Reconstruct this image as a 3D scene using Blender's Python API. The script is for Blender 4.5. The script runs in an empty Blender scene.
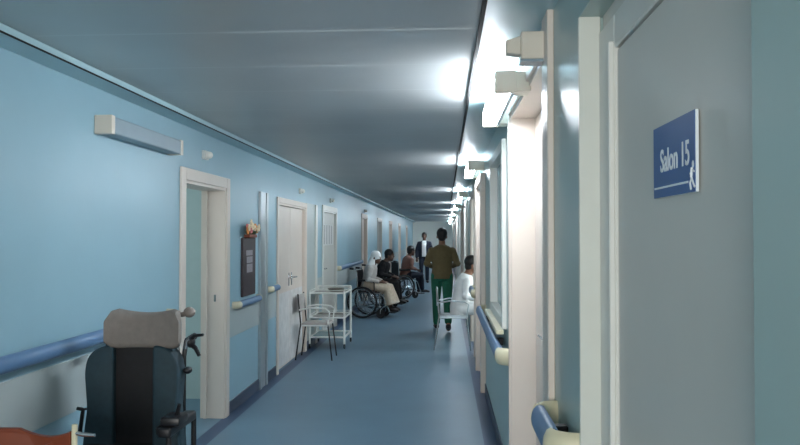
import bpy, bmesh, math, random
from mathutils import Vector, Matrix

# ------------------------------------------------------------------ camera, light, exposure
S = bpy.context.scene
COL = S.collection
F_PX = 720.0
EYE = 1.55
yaw = math.atan(45 / F_PX)
pitch = math.atan(13.5 / math.hypot(F_PX, 45))
cam_d = bpy.data.cameras.new('camera')
cam = bpy.data.objects.new('camera', cam_d)
COL.objects.link(cam)
cam_d.sensor_width = 36
cam_d.lens = F_PX * 36 / 800
cam_d.clip_start = 0.02
cam_d.clip_end = 200
cam.location = (0, 0, EYE)
cam.rotation_euler = (math.pi / 2 + pitch, 0, yaw)
S.camera = cam

S.view_settings.view_transform = 'Standard'
S.view_settings.look = 'None'
S.view_settings.gamma = 1
S.view_settings.use_curve_mapping = False
S.view_settings.exposure = 0.5

W = bpy.data.worlds.new('world')
S.world = W
W.use_nodes = True
bg = W.node_tree.nodes['Background']
bg.inputs[0].default_value = (0.75, 0.9, 1.0, 1)
bg.inputs[1].default_value = 0.3

TUBE = 54.0           # strength of the lit fluorescent diffusers


def area(name, loc, rot, sx, sy, power, colr):
    d = bpy.data.lights.new(name, 'AREA')
    d.shape = 'RECTANGLE'
    d.size = sx
    d.size_y = sy
    d.energy = power
    d.color = colr
    o = bpy.data.objects.new(name, d)
    o.location = loc
    o.rotation_euler = rot
    COL.objects.link(o)
    return o


PI = math.pi
# added fill lamp behind the camera, then daylight from the open rooms
area('daylight_behind', (-0.75, -3.3, 1.5), (PI / 2, 0, 0), 1.7, 1.4, 105, (1.0, 0.97, 0.92))
area('daylight_left_room', (-4.2, 5.4, 1.5), (PI / 2, 0, -PI / 2), 1.4, 1.4, 20, (0.85, 0.97, 1.0))
area('daylight_right_room', (2.9, 10.0, 1.5), (PI / 2, 0, PI / 2), 1.4, 1.4, 60, (0.9, 0.97, 1.0))


# ------------------------------------------------------------------ materials
def lin(c):
    return tuple((v / 255 / 12.92) if v / 255 <= 0.04045 else ((v / 255 + 0.055) / 1.055) ** 2.4 for v in c)


def mat(name, rgb, rough=0.5, metal=0.0, var=0.06, scale=8.0, bump=0.0, bscale=60.0, spec=0.5, coat=0.0):
    m = bpy.data.materials.new(name)
    m.use_nodes = True
    nt = m.node_tree
    b = nt.nodes['Principled BSDF']
    b.inputs['Roughness'].default_value = rough
    b.inputs['Metallic'].default_value = metal
    b.inputs['Specular IOR Level'].default_value = spec
    if coat:
        b.inputs['Coat Weight'].default_value = coat
    c = lin(rgb)
    tc = nt.nodes.new('ShaderNodeTexCoord')
    n = nt.nodes.new('ShaderNodeTexNoise')
    n.inputs['Scale'].default_value = scale
    n.inputs['Detail'].default_value = 4
    nt.links.new(tc.outputs['Object'], n.inputs['Vector'])
    r = nt.nodes.new('ShaderNodeValToRGB')
    r.color_ramp.elements[0].position = 0.3
    r.color_ramp.elements[1].position = 0.7
    r.color_ramp.elements[0].color = (*[v * (1 - var) for v in c], 1)
    r.color_ramp.elements[1].color = (*[min(1, v * (1 + var)) for v in c], 1)
    nt.links.new(n.outputs['Fac'], r.inputs['Fac'])
    nt.links.new(r.outputs['Color'], b.inputs['Base Color'])
    if bump:
        n2 = nt.nodes.new('ShaderNodeTexNoise')
        n2.inputs['Scale'].default_value = bscale
        nt.links.new(tc.outputs['Object'], n2.inputs['Vector'])
        bp = nt.nodes.new('ShaderNodeBump')
        bp.inputs['Strength'].default_value = bump
        bp.inputs['Distance'].default_value = 0.01
        nt.links.new(n2.outputs['Fac'], bp.inputs['Height'])
        nt.links.new(bp.outputs['Normal'], b.inputs['Normal'])
    return m


M = {}
M['wall'] = mat('blue_gloss_wall_paint', (142, 177, 191), 0.38, var=0.03, scale=2, bump=0.06, bscale=14)
M['wall_r'] = mat('teal_gloss_wall_paint', (160, 182, 180), 0.3, var=0.03, scale=2, bump=0.05, bscale=14)
M['band'] = mat('pale_grey_wall_band', (172, 182, 182), 0.4, var=0.04, scale=3)
M['skirt'] = mat('navy_skirting_vinyl', (30, 50, 76), 0.35)
M['cornice'] = mat('pale_blue_cornice_paint', (165, 196, 204), 0.35, var=0.03)
M['cream'] = mat('cream_door_paint', (216, 204, 193), 0.4, var=0.03, scale=3)
M['frame'] = mat('white_frame_paint', (214, 214, 208), 0.35, var=0.02)
M['palegreen'] = mat('pale_green_white_reveal_paint', (206, 208, 200), 0.35, var=0.02)
M['greydoor'] = mat('grey_door_paint', (204, 202, 195), 0.42, var=0.02, scale=3)
M['kick'] = mat('scuffed_white_kick_plate', (216, 214, 212), 0.5, var=0.12, scale=9)
M['alu'] = mat('brushed_aluminium', (176, 184, 188), 0.35, metal=0.7, var=0.04)
M['steel'] = mat('chrome_steel', (190, 192, 194), 0.2, metal=0.9, var=0.03)
M['dark'] = mat('black_rubber', (22, 22, 24), 0.6)
M['gap'] = mat('dark_gap_filler', (20, 20, 20), 0.8)
M['rail'] = mat('blue_vinyl_handrail', (90, 122, 158), 0.4, var=0.04)
M['railcap'] = mat('cream_plastic_rail_end', (214, 206, 176), 0.4)
M['creamplastic'] = mat('cream_plastic', (212, 204, 190), 0.45, var=0.03)
M['fixture'] = mat('grey_enamel_fixture', (134, 152, 162), 0.4, var=0.03)
M['glass'] = mat('frosted_teal_glass', (140, 172, 178), 0.25, var=0.04, scale=4)
M['whitewall'] = mat('white_end_wall_paint', (234, 232, 224), 0.5, var=0.02)
M['roomwall'] = mat('mint_room_paint', (176, 192, 190), 0.5, var=0.03)
M['black_fab'] = mat('black_upholstery', (18, 17, 21), 0.75, var=0.2, scale=40, bump=0.1, bscale=200)
M['teal_fab'] = mat('dark_teal_upholstery', (30, 54, 64), 0.7, var=0.1, scale=40, bump=0.1, bscale=200)
M['grey_fab'] = mat('taupe_grey_upholstery', (122, 114, 108), 0.75, var=0.08, scale=30, bump=0.1, bscale=150)
M['black_plastic'] = mat('black_plastic', (24, 24, 28), 0.4)
M['orange_wood'] = mat('orange_brown_varnished_wood', (122, 56, 30), 0.35, var=0.2, scale=5)
M['white_enamel'] = mat('white_enamel_tube', (222, 224, 220), 0.35, var=0.03)
M['tray'] = mat('steel_tray', (128, 124, 116), 0.35, metal=0.5, var=0.1)
M['board'] = mat('dark_maroon_board', (48, 32, 38), 0.5)
M['paper'] = mat('white_paper', (226, 226, 224), 0.7, var=0.03)
M['greypaper'] = mat('grey_paper', (148, 142, 146), 0.7, var=0.15, scale=40)
M['sign_blue'] = mat('blue_sign_face', (38, 88, 148), 0.4, var=0.03)
M['sign_white'] = mat('white_sign_lettering', (226, 230, 232), 0.5, var=0.01)
M['skin'] = mat('brown_skin', (134, 92, 70), 0.5, var=0.05)
M['skin_dark'] = mat('dark_brown_skin', (92, 64, 50), 0.5, var=0.05)
M['eye'] = mat('dark_eye', (24, 18, 16), 0.3)
M['lip'] = mat('brown_lip', (112, 62, 56), 0.5)
M['hair'] = mat('black_hair', (16, 14, 14), 0.5, var=0.2, scale=60)
M['olive'] = mat('olive_brown_cloth', (106, 92, 62), 0.85, var=0.08, scale=20)
M['green'] = mat('green_scrub_cloth', (28, 96, 72), 0.8, var=0.1, scale=20)
M['white_cloth'] = mat('white_cloth', (224, 226, 226), 0.85, var=0.03, scale=15)
M['navy_cloth'] = mat('navy_cloth', (24, 30, 46), 0.85)
M['black_cloth'] = mat('black_cloth', (24, 24, 28), 0.85)
M['beige_cloth'] = mat('beige_cloth', (186, 170, 150), 0.85, var=0.12, scale=25)
M['grey_cloth'] = mat('light_grey_cloth', (172, 168, 164), 0.85, var=0.12, scale=25)
M['pink_cloth'] = mat('dusty_pink_brown_cloth', (132, 98, 88), 0.85, var=0.1, scale=20)
M['shoe'] = mat('dark_shoe', (34, 30, 30), 0.5)
M['orange_petal'] = mat('orange_petal', (220, 140, 70), 0.7, var=0.2, scale=30)
M['cream_petal'] = mat('cream_petal', (236, 214, 178), 0.7, var=0.1, scale=30)
M['pink_petal'] = mat('pink_petal', (206, 120, 120), 0.7, var=0.1, scale=30)
M['leaf'] = mat('dull_green_leaf', (78, 92, 60), 0.7, var=0.2, scale=30)


def emis(name, rgb, strength):
    m = mat(name, rgb, 0.4)
    b = m.node_tree.nodes['Principled BSDF']
    b.inputs['Emission Color'].default_value = (*lin(rgb), 1)
    b.inputs['Emission Strength'].default_value = strength
    return m


M['tube'] = emis('lit_fluorescent_diffuser', (240, 247, 255), TUBE)
M['tube_old'] = emis('aged_fluorescent_diffuser', (240, 247, 255), TUBE * 0.8)  # same diffuser at lower strength, so the wall opposite falls darker


def nodes_of(m):
    nt = m.node_tree
    return nt, nt.nodes, nt.links, nt.nodes['Principled BSDF']


def floor_mat():
    m = mat('blue_linoleum', (98, 126, 144), 0.38, var=0.04, scale=3)
    nt, N, L, b = nodes_of(m)
    ramp = [n for n in N if n.type == 'VALTORGB'][0]
    tc = [n for n in N if n.type == 'TEX_COORD'][0]
    sp = N.new('ShaderNodeTexNoise'); sp.inputs['Scale'].default_value = 220
    L.new(tc.outputs['Object'], sp.inputs['Vector'])
    mx = N.new('ShaderNodeMix'); mx.data_type = 'RGBA'; mx.blend_type = 'OVERLAY'
    mx.inputs[0].default_value = 0.25
    L.new(ramp.outputs['Color'], mx.inputs[6]); L.new(sp.outputs['Color'], mx.inputs[7])
    # darker border strip welded along both walls
    sx = N.new('ShaderNodeSeparateXYZ'); L.new(tc.outputs['Object'], sx.inputs[0])
    ad = N.new('ShaderNodeMath'); ad.operation = 'ADD'; ad.inputs[1].default_value = 0.74
    L.new(sx.outputs['X'], ad.inputs[0])
    ab = N.new('ShaderNodeMath'); ab.operation = 'ABSOLUTE'; L.new(ad.outputs[0], ab.inputs[0])
    g1 = N.new('ShaderNodeMath'); g1.operation = 'GREATER_THAN'; g1.inputs[1].default_value = 1.03
    L.new(ab.outputs[0], g1.inputs[0])
    l1 = N.new('ShaderNodeMath'); l1.operation = 'LESS_THAN'; l1.inputs[1].default_value = 1.15
    L.new(ab.outputs[0], l1.inputs[0])
    mu = N.new('ShaderNodeMath'); mu.operation = 'MULTIPLY'
    L.new(g1.outputs[0], mu.inputs[0]); L.new(l1.outputs[0], mu.inputs[1])
    m2 = N.new('ShaderNodeMix'); m2.data_type = 'RGBA'
    L.new(mu.outputs[0], m2.inputs[0]); L.new(mx.outputs[2], m2.inputs[6])
    m2.inputs[7].default_value = (*lin((48, 72, 104)), 1)
    L.new(m2.outputs[2], b.inputs['Base Color'])
    n3 = N.new('ShaderNodeTexNoise'); n3.inputs['Scale'].default_value = 5
    L.new(tc.outputs['Object'], n3.inputs['Vector'])
    bp = N.new('ShaderNodeBump'); bp.inputs['Strength'].default_value = 0.02; bp.inputs['Distance'].default_value = 0.01
    L.new(n3.outputs['Fac'], bp.inputs['Height']); L.new(bp.outputs['Normal'], b.inputs['Normal'])
    return m


def ceil_mat():
    m = mat('grey_metal_ceiling_panels', (196, 200, 200), 0.36, metal=0.6, var=0.05, scale=1.2)
    nt, N, L, b = nodes_of(m)
    ramp = [n for n in N if n.type == 'VALTORGB'][0]
    tc = [n for n in N if n.type == 'TEX_COORD'][0]
    sx = N.new('ShaderNodeSeparateXYZ'); L.new(tc.outputs['Object'], sx.inputs[0])
    # panel joints every 0.6 m along the corridor
    md = N.new('ShaderNodeMath'); md.operation = 'MODULO'; md.inputs[1].default_value = 0.6
    ad = N.new('ShaderNodeMath'); ad.operation = 'ADD'; ad.inputs[1].default_value = 60.1
    L.new(sx.outputs['Y'], ad.inputs[0]); L.new(ad.outputs[0], md.inputs[0])
    lt = N.new('ShaderNodeMath'); lt.operation = 'LESS_THAN'; lt.inputs[1].default_value = 0.018
    L.new(md.outputs[0], lt.inputs[0])
    mx = N.new('ShaderNodeMix'); mx.data_type = 'RGBA'
    L.new(lt.outputs[0], mx.inputs[0]); L.new(ramp.outputs['Color'], mx.inputs[6])
    mx.inputs[7].default_value = (*lin((212, 216, 216)), 1)
    L.new(mx.outputs[2], b.inputs['Base Color'])
    # panels are finely ribbed along the corridor, which spreads reflections sideways
    tg = N.new('ShaderNodeCombineXYZ'); tg.inputs[0].default_value = 0.0; tg.inputs[1].default_value = 1.0
    b.inputs['Anisotropic'].default_value = 0.85
    L.new(tg.outputs[0], b.inputs['Tangent'])
    rr = N.new('ShaderNodeMath'); rr.operation = 'MULTIPLY_ADD'
    rr.inputs[1].default_value = 0.35; rr.inputs[2].default_value = 0.42
    L.new(lt.outputs[0], rr.inputs[0]); L.new(rr.outputs[0], b.inputs['Roughness'])
    n3 = N.new('ShaderNodeTexNoise'); n3.inputs['Scale'].default_value = 2.2
    L.new(tc.outputs['Object'], n3.inputs['Vector'])
    bp = N.new('ShaderNodeBump'); bp.inputs['Strength'].default_value = 0.08; bp.inputs['Distance'].default_value = 0.03
    L.new(n3.outputs['Fac'], bp.inputs['Height']); L.new(bp.outputs['Normal'], b.inputs['Normal'])
    return m


M['floor'] = floor_mat()
M['ceil'] = ceil_mat()


# ------------------------------------------------------------------ mesh helpers
class MB:
    """collects shapes for ONE mesh"""

    def __init__(self):
        self.bm = bmesh.new()

    def box(self, x0, x1, y0, y1, z0, z1, bev=0.0, seg=2, mtx=None):
        tmp = bmesh.new()
        bmesh.ops.create_cube(tmp, size=1)
        for v in tmp.verts:
            v.co = Vector(((x0 + x1) / 2 + v.co.x * (x1 - x0), (y0 + y1) / 2 + v.co.y * (y1 - y0), (z0 + z1) / 2 + v.co.z * (z1 - z0)))
        if bev:
            bmesh.ops.bevel(tmp, geom=tmp.edges[:], offset=bev, segments=seg, affect='EDGES', profile=0.5)
        if mtx:
            bmesh.ops.transform(tmp, matrix=mtx, verts=tmp.verts[:])
        self._add(tmp)
        return self

    def _add(self, tmp):
        me = bpy.data.meshes.new('tmp')
        tmp.to_mesh(me)
        tmp.free()
        self.bm.from_mesh(me)
        bpy.data.meshes.remove(me)

    def add_mesh(self, me):
        self.bm.from_mesh(me)
        return self

    def ell(self, c, r, u=16, v=10, mtx=None):
        tmp = bmesh.new()
        bmesh.ops.create_uvsphere(tmp, u_segments=u, v_segments=v, radius=1)
        m = Matrix.Translation(Vector(c)) @ (mtx or Matrix.Identity(4)) @ Matrix.Diagonal((*r, 1))
        bmesh.ops.transform(tmp, matrix=m, verts=tmp.verts[:])
        self._add(tmp)
        return self

    def tube(self, pts, r, seg=8, caps=True, ratio=None):
        """swept tube through pts; r a number or one per point; ratio flattens along the frame's second axis"""
        pts = [Vector(p) for p in pts]
        n = len(pts)
        rs = r if isinstance(r, (list, tuple)) else [r] * n
        rings = []
        up = None
        for i, p in enumerate(pts):
            t = (pts[min(i + 1, n - 1)] - pts[max(i - 1, 0)]).normalized()
            if up is None:
                up = Vector((0, 0, 1)) if abs(t.z) < 0.9 else Vector((0, 1, 0))
            a = t.cross(up)
            if a.length < 1e-6:
                a = t.cross(Vector((1, 0, 0)))
            a.normalize()
            b = a.cross(t).normalized()
            up = b
            ra, rb = rs[i] if isinstance(rs[i], (list, tuple)) else (rs[i], rs[i] * (ratio or 1))
            rings.append([self.bm.verts.new(p + a * ra * math.cos(2 * PI * k / seg) + b * rb * math.sin(2 * PI * k / seg)) for k in range(seg)])
        for A, B in zip(rings, rings[1:]):
            for k in range(seg):
                self.bm.faces.new((A[k], A[(k + 1) % seg], B[(k + 1) % seg], B[k]))
        if caps:
            self.bm.faces.new(rings[0][::-1])
            self.bm.faces.new(rings[-1])
        return self

    def torus(self, c, R, r, axis='X', seg=28, ms=8):
        c = Vector(c)
        rings = []
        for i in range(seg):
            a = 2 * PI * i / seg
            ring = []
            for k in range(ms):
                b = 2 * PI * k / ms
                rad = R + r * math.cos(b)
                h = r * math.sin(b)
                q = {'X': (h, rad * math.cos(a), rad * math.sin(a)), 'Y': (rad * math.cos(a), h, rad * math.sin(a)), 'Z': (rad * math.cos(a), rad * math.sin(a), h)}[axis]
                ring.append(self.bm.verts.new(c + Vector(q)))
            rings.append(ring)
        for i in range(seg):
            A, B = rings[i], rings[(i + 1) % seg]
            for k in range(ms):
                self.bm.faces.new((A[k], A[(k + 1) % ms], B[(k + 1) % ms], B[k]))
        return self

    def cyl(self, c0, c1, r, seg=14):
        return self.tube([c0, c1], r, seg)

    def prism(self, outline, axis, a0, a1, bev=0.0):
        """extrude a closed 2-D outline along an axis; outline in the other two axes, in order"""
        tmp = bmesh.new()

        def P(u, v, a):
            return {'X': (a, u, v), 'Y': (u, a, v), 'Z': (u, v, a)}[axis]
        A = [tmp.verts.new(P(u, v, a0)) for u, v in outline]
        B = [tmp.verts.new(P(u, v, a1)) for u, v in outline]
        n = len(A)
        for i in range(n):
            tmp.faces.new((A[i], A[(i + 1) % n], B[(i + 1) % n], B[i]))
        fa = tmp.faces.new(A[::-1])
        fb = tmp.faces.new(B)
        bmesh.ops.recalc_face_normals(tmp, faces=tmp.faces[:])
        if bev:
            es = list(set(fa.edges[:] + fb.edges[:]))
            bmesh.ops.bevel(tmp, geom=es, offset=bev, segments=3, affect='EDGES', profile=0.5)
        self._add(tmp)
        return self

    def build(self, name, m, parent=None, smooth=False):
        bmesh.ops.recalc_face_normals(self.bm, faces=self.bm.faces[:])
        me = bpy.data.meshes.new(name)
        self.bm.to_mesh(me)
        self.bm.free()
        me.materials.append(M[m] if isinstance(m, str) else m)
        if smooth:
            me.polygons.foreach_set('use_smooth', [True] * len(me.polygons))
            try:
                me.set_sharp_from_angle(angle=math.radians(40))
            except Exception:
                pass
        o = bpy.data.objects.new(name, me)
        COL.objects.link(o)
        if parent is not None:
            o.parent = parent
        return o


def empty(name, loc=(0, 0, 0), rz=0):
    o = bpy.data.objects.new(name, None)
    o.empty_display_size = 0.1
    o.location = loc
    o.rotation_euler = (0, 0, rz)
    COL.objects.link(o)
    return o


def tag(o, label, cat, group=None):
    o['label'] = label
    o['category'] = cat
    if group:
        o['group'] = group
    return o


def thing(name, label, cat, loc=(0, 0, 0), rz=0, group=None):
    return tag(empty(name, loc, rz), label, cat, group)


def struct(o):
    o['kind'] = 'structure'
    return o


def copy_tree(o, parent=None):
    c = o.copy()
    COL.objects.link(c)
    if parent is not None:
        c.parent = parent
    for ch in list(o.children):
        copy_tree(ch, c)
    return c


# ------------------------------------------------------------------ the setting
XL, XR = -1.88, 0.40
ZC = 2.39
Y0, Y1 = -3.5, 42.0

struct(MB().box(-4.6, 3.2, Y0 - 0.3, Y1 + 0.3, -0.1, 0).build('floor', 'floor'))
struct(MB().box(-1.76, 0.15, Y0, Y1, ZC, ZC + 0.05).build('ceiling', 'ceil'))
struct(MB().box(-4.6, 3.2, Y0 - 0.3, Y1 + 0.3, 2.46, 2.56).build('ceiling_slab', 'whitewall'))

LEFT_OPEN = [(5.08, 6.06, 0, 1.96), (8.0, 9.58, 0, 1.93), (11.0, 12.3, 0, 1.95), (16.2, 17.2, 0, 1.98), (20.0, 21.2, 0, 1.98), (24.2, 25.3, 0, 1.98), (29.0, 30.2, 0, 1.98), (34.5, 35.7, 0, 1.98)]
RIGHT_OPEN = [(0.963, 2.167, 0, 2.2), (2.81, 4.3, 0, 2.27), (4.78, 6.0, 0.98, 2.15), (7.25, 8.35, 0, 2.1), (9.4, 10.7, 0, 2.1), (12.6, 13.7, 0, 2.1), (15.6, 16.7, 0, 2.1), (19.0, 20.1, 0, 2.1), (23.4, 24.5, 0, 2.1), (28.0, 29.1, 0, 2.1), (33.0, 34.1, 0, 2.1)]


def wall(name, x0, x1, opens, m):
    b = MB()
    y = Y0
    for (a, c, z0, z1) in opens:
        b.box(x0, x1, y, a, 0, 2.46)
        b.box(x0, x1, a, c, z1, 2.46)
        if z0 > 0:
            b.box(x0, x1, a, c, 0, z0)
        y = c
    b.box(x0, x1, y, Y1, 0, 2.46)
    return struct(b.build(name, m))


wall('wall_left', XL - 0.2, XL, LEFT_OPEN, 'wall')
wall('wall_right', XR, XR + 0.25, RIGHT_OPEN, 'wall_r')
struct(MB().box(-4.6, 3.2, Y1, Y1 + 0.2, 0, 2.46).build('wall_far', 'whitewall'))
# unseen back wall, with a window opening added to let sky light in
b = MB()
b.box(-4.6, -1.65, Y0 - 0.2, Y0, 0, 2.46)
b.box(0.15, 3.2, Y0 - 0.2, Y0, 0, 2.46)
b.box(-1.65, 0.15, Y0 - 0.2, Y0, 0, 0.75)
b.box(-1.65, 0.15, Y0 - 0.2, Y0, 2.25, 2.46)
struct(b.build('wall_back', 'wall'))
b = MB()
for x in (-1.65, -0.78, 0.1):
    b.box(x, x + 0.05, Y0 - 0.12, Y0 - 0.06, 0.75, 2.25)
b.box(-1.65, 0.15, Y0 - 0.12, Y0 - 0.06, 0.75, 0.8)
b.box(-1.65, 0.15, Y0 - 0.12, Y0 - 0.06, 2.2, 2.25)
struct(b.build('window_1', 'frame'))  # frame of the added opening, out of view

# side rooms behind the open doorways
b = MB()
b.box(-4.5, -4.4, 3.9, 6.85, 0, 2.46)
b.box(-4.4, XL - 0.2, 3.9, 4.0, 0, 2.46)
b.box(-4.4, XL - 0.2, 6.75, 6.85, 0, 2.46)
struct(b.build('wall_left_room', 'roomwall'))
b = MB()
b.box(3.0, 3.1, 8.9, 11.7, 0, 2.46)
b.box(XR + 0.25, 3.0, 8.9, 9.0, 0, 2.46)
b.box(XR + 0.25, 3.0, 11.6, 11.7, 0, 2.46)
struct(b.build('wall_right_room', 'roomwall'))

# cornices
b = MB()
b.prism([(XL, 2.35), (-1.735, 2.35), (-1.735, 2.385), (-1.75, 2.39), (XL, 2.39)], 'Y', Y0, Y1)
struct(b.build('trim_1', 'cornice'))
struct(MB().box(-1.7365, -1.729, Y0, Y1, 2.347, 2.353).build('trim_2', 'gap'))
b = MB()
b.box(0.145, XR, Y0, Y1, 2.382, 2.41)
struct(b.build('trim_3', 'cornice'))
b = MB().box(0.134, 0.150, Y0, Y1, 2.374, 2.40)
struct(b.build('trim_4', 'gap'))


def gaps(opens, lo, hi, margin=0.1, maxz=0.3):
    out = []
    y = lo
    for (a, c, z0, z1) in opens:
        if z0 > maxz:
            continue
        if a - margin > y:
            out.append((y, a - margin))
        y = max(y, c + margin)
    if hi > y:
        out.append((y, hi))
    return out


b = MB(); bb = MB()
for (a, c) in gaps(LEFT_OPEN, Y0, Y1):
    b.box(XL, XL + 0.012, a, c, 0.0, 0.115, 0.004, 1)
    bb.box(XL, XL + 0.008, a, c, 0.66, 0.93, 0.003, 1)
struct(b.build('baseboard_left', 'skirt'))
struct(bb.build('trim_5', 'band'))
b = MB()
for (a, c) in gaps(RIGHT_OPEN, Y0, Y1):
    b.box(XR - 0.012, XR, a, c, 0.0, 0.1, 0.004, 1)
struct(b.build('baseboard_right', 'skirt'))


def door(n, side, y0, y1, zt, leaf='cream', frame='cream', fw=0.08, proj=0.02, depth=0.1, split=False, kick=False, opened=False, T=0.2, fw2=None):
    """door set: architrave and lining (frame), one or two leaves, lever handles"""
    pl, o = (XL, -1) if side == 'L' else (XR, 1)

    def X(t0, t1):
        a, c = pl + o * t0, pl + o * t1
        return min(a, c), max(a, c)
    root = struct(empty('door_%d' % n, (pl, (y0 + y1) / 2, 0)))
    oy = (y0 + y1) / 2

    def sub(b, name, m, parent=root, **k):
        b.bm.transform(Matrix.Translation((-pl, -oy, 0)))
        return b.build(name, m, parent, **k)
    b = MB()
    xa = X(-proj, 0.0)
    b.box(*xa, y0 - fw, y0 + 0.004, 0, zt + fw, 0.004, 1)
    b.box(*xa, y1 - 0.004, y1 + (fw2 or fw), 0, zt + fw, 0.004, 1)
    b.box(*xa, y0 + 0.004, y1 - 0.004, zt - 0.004, zt + min(fw, 0.09), 0.004, 1)
    xl = X(-proj * 0.4, T)
    b.box(*xl, y0, y0 + 0.025, 0, zt)
    b.box(*xl, y1 - 0.025, y1, 0, zt)
    b.box(*xl, y0 + 0.025, y1 - 0.025, zt - 0.025, zt)
    xs = X(depth + 0.045, depth + 0.07)   # door stop
    b.box(*xs, y1 - 0.04, y1 - 0.025, 0, zt - 0.025)
    b.box(*xs, y0 + 0.025, y0 + 0.04, 0, zt - 0.025)
    sub(b, 'frame', frame)
    if not opened:
        parts = [(y0 + 0.03, y1 - 0.03)]
        if split:
            mid = (y0 + y1) / 2
            parts = [(y0 + 0.03, mid - 0.004), (mid + 0.004, y1 - 0.03)]
        for i, (a, c) in enumerate(parts):
            lf = sub(MB().box(*X(depth, depth + 0.04), a, c, 0.008, zt - 0.03, 0.003, 1), 'door_leaf', leaf)
            if kick:
                sub(MB().box(*X(depth - 0.004, depth + 0.002), a + 0.01, c - 0.01, 0.03, 0.88, 0.001, 1), 'kick_plate', 'kick', lf)
            hy = a + 0.07 if (i == 0 and not split) or i == 1 else c - 0.07
            h = MB()
            h.box(*X(depth - 0.008, depth + 0.003), hy - 0.02, hy + 0.02, 0.94, 1.1, 0.003, 1)
            h.tube([(pl + o * depth, hy, 1.04), (pl + o * (depth - 0.045), hy, 1.04), (pl + o * (depth - 0.05), hy + (0.1 if hy == a + 0.07 else -0.1), 1.04)], 0.009, 8)
            sub(h, 'handle', 'steel', lf, smooth=True)
    return root


# left doors
r = door(1, 'L', 5.08, 6.06, 1.96, opened=True, fw=0.085)
b = MB().box(-0.085, -0.068, 0.458, 0.468, 0.99, 1.05, 0.002, 1)
b.build('strike_plate', 'steel', r)
door(2, 'L', 8.0, 9.58, 1.93, split=True, kick=True, depth=0.03, fw=0.06)
door(3, 'L', 11.0, 12.3, 1.95, leaf='greydoor', frame='frame', depth=0.02)
door(4, 'L', 16.2, 17.2, 1.98, leaf='cream', frame='cream', depth=0.06)
door(5, 'L', 20.0, 21.2, 1.98, leaf='greydoor', frame='frame', depth=0.12)
door(6, 'L', 24.2, 25.3, 1.98, leaf='cream')
door(7, 'L', 29.0, 30.2, 1.98, leaf='cream')
door(8, 'L', 34.5, 35.7, 1.98, leaf='cream')
# right doors
door(10, 'R', 2.81, 4.3, 2.27, split=True, depth=0.13, fw=0.15, proj=0.025, T=0.22, fw2=0.02)
door(11, 'R', 7.25, 8.35, 2.1, depth=0.1, proj=0.05)
door(12, 'R', 9.4, 10.7, 2.1, opened=True, proj=0.03, T=0.25)
for i, (a, c, z0, z1) in enumerate(RIGHT_OPEN[5:]):
    door(13 + i, 'R', a, c, z1, leaf='cream', frame='cream' if i % 2 else 'frame', proj=0.04)

# the near right door: grey leaf set back in a shallow recess
rd = struct(empty('door_9', (0.46, 1.5, 0)))


def sub9(b, name, m, parent=rd):
    b.bm.transform(Matrix.Translation((-0.46, -1.5, 0)))
    return b.build(name, m, parent)


b = MB()
b.box(0.455, 0.65, 1.962, 2.152, 0, 2.15, 0.004, 1)
b.box(0.455, 0.65, 0.963, 1.06, 0, 2.15, 0.004, 1)
b.box(0.455, 0.65, 1.06, 1.962, 2.056, 2.15, 0.004, 1)
b.box(0.440, 0.456, 1.962, 1.992, 0, 2.075, 0.003, 1)      # raised stop bead
sub9(b, 'frame', 'frame')
sub9(MB().box(0.468, 0.65, 0.963, 2.152, 2.15, 2.2), 'dark_header_gap', 'greydoor')
sub9(MB().box(0.396, 0.46, 2.152, 2.170, 0, 2.2, 0.002, 1), 'reveal_lining', 'palegreen')
leaf9 = sub9(MB().box(0.462, 0.505, 1.066, 1.952, 0.008, 2.050, 0.002, 1), 'door_leaf', 'greydoor')
sub9(MB().box(0.49, 0.52, 1.05, 1.97, 0.0, 2.06), 'rebate', 'gap')

# right wall window with sill
wr = struct(empty('window_2', (XR, 5.39, 0.98)))
b = MB()
for (a, c, z0, z1) in [(4.74, 4.82, -0.04, 1.21), (5.96, 6.04, -0.04, 1.21), (4.82, 5.96, -0.04, 0.03), (4.82, 5.96, 1.13, 1.21)]:
    b.box(-0.03, 0.06, a - 5.39, c - 5.39, z0, z1, 0.004, 1)
b.build('window_frame', 'frame', wr)
MB().box(0.03, 0.05, -0.57, 0.57, 0.03, 1.13).build('pane', 'glass', wr)
MB().box(-0.07, -0.02, -0.68, 0.68, -0.07, -0.04, 0.006, 2).build('window_sill', 'railcap', wr)

# slim metal edge frames on the left wall beyond the first doorway
b = MB()
b.box(XL, XL + 0.03, 7.16, 7.22, 0.0, 2.0, 0.004, 1)
b.box(XL, XL + 0.018, 7.22, 7.40, 0.0, 2.0, 0.003, 1)
b.box(XL, XL + 0.03, 7.40, 7.46, 0.0, 2.0, 0.004, 1)
struct(b.build('trim_6', 'alu'))
b = MB()
b.box(XL, XL + 0.025, 10.30, 10.42, 0.0, 2.0, 0.004, 1)
struct(b.build('trim_7', 'frame'))


# pale painted panel between the double door and the grey door
struct(MB().box(XL, XL + 0.006, 9.66, 10.28, 0.12, 2.0, 0.002, 1).build('trim_8', 'band'))


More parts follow.
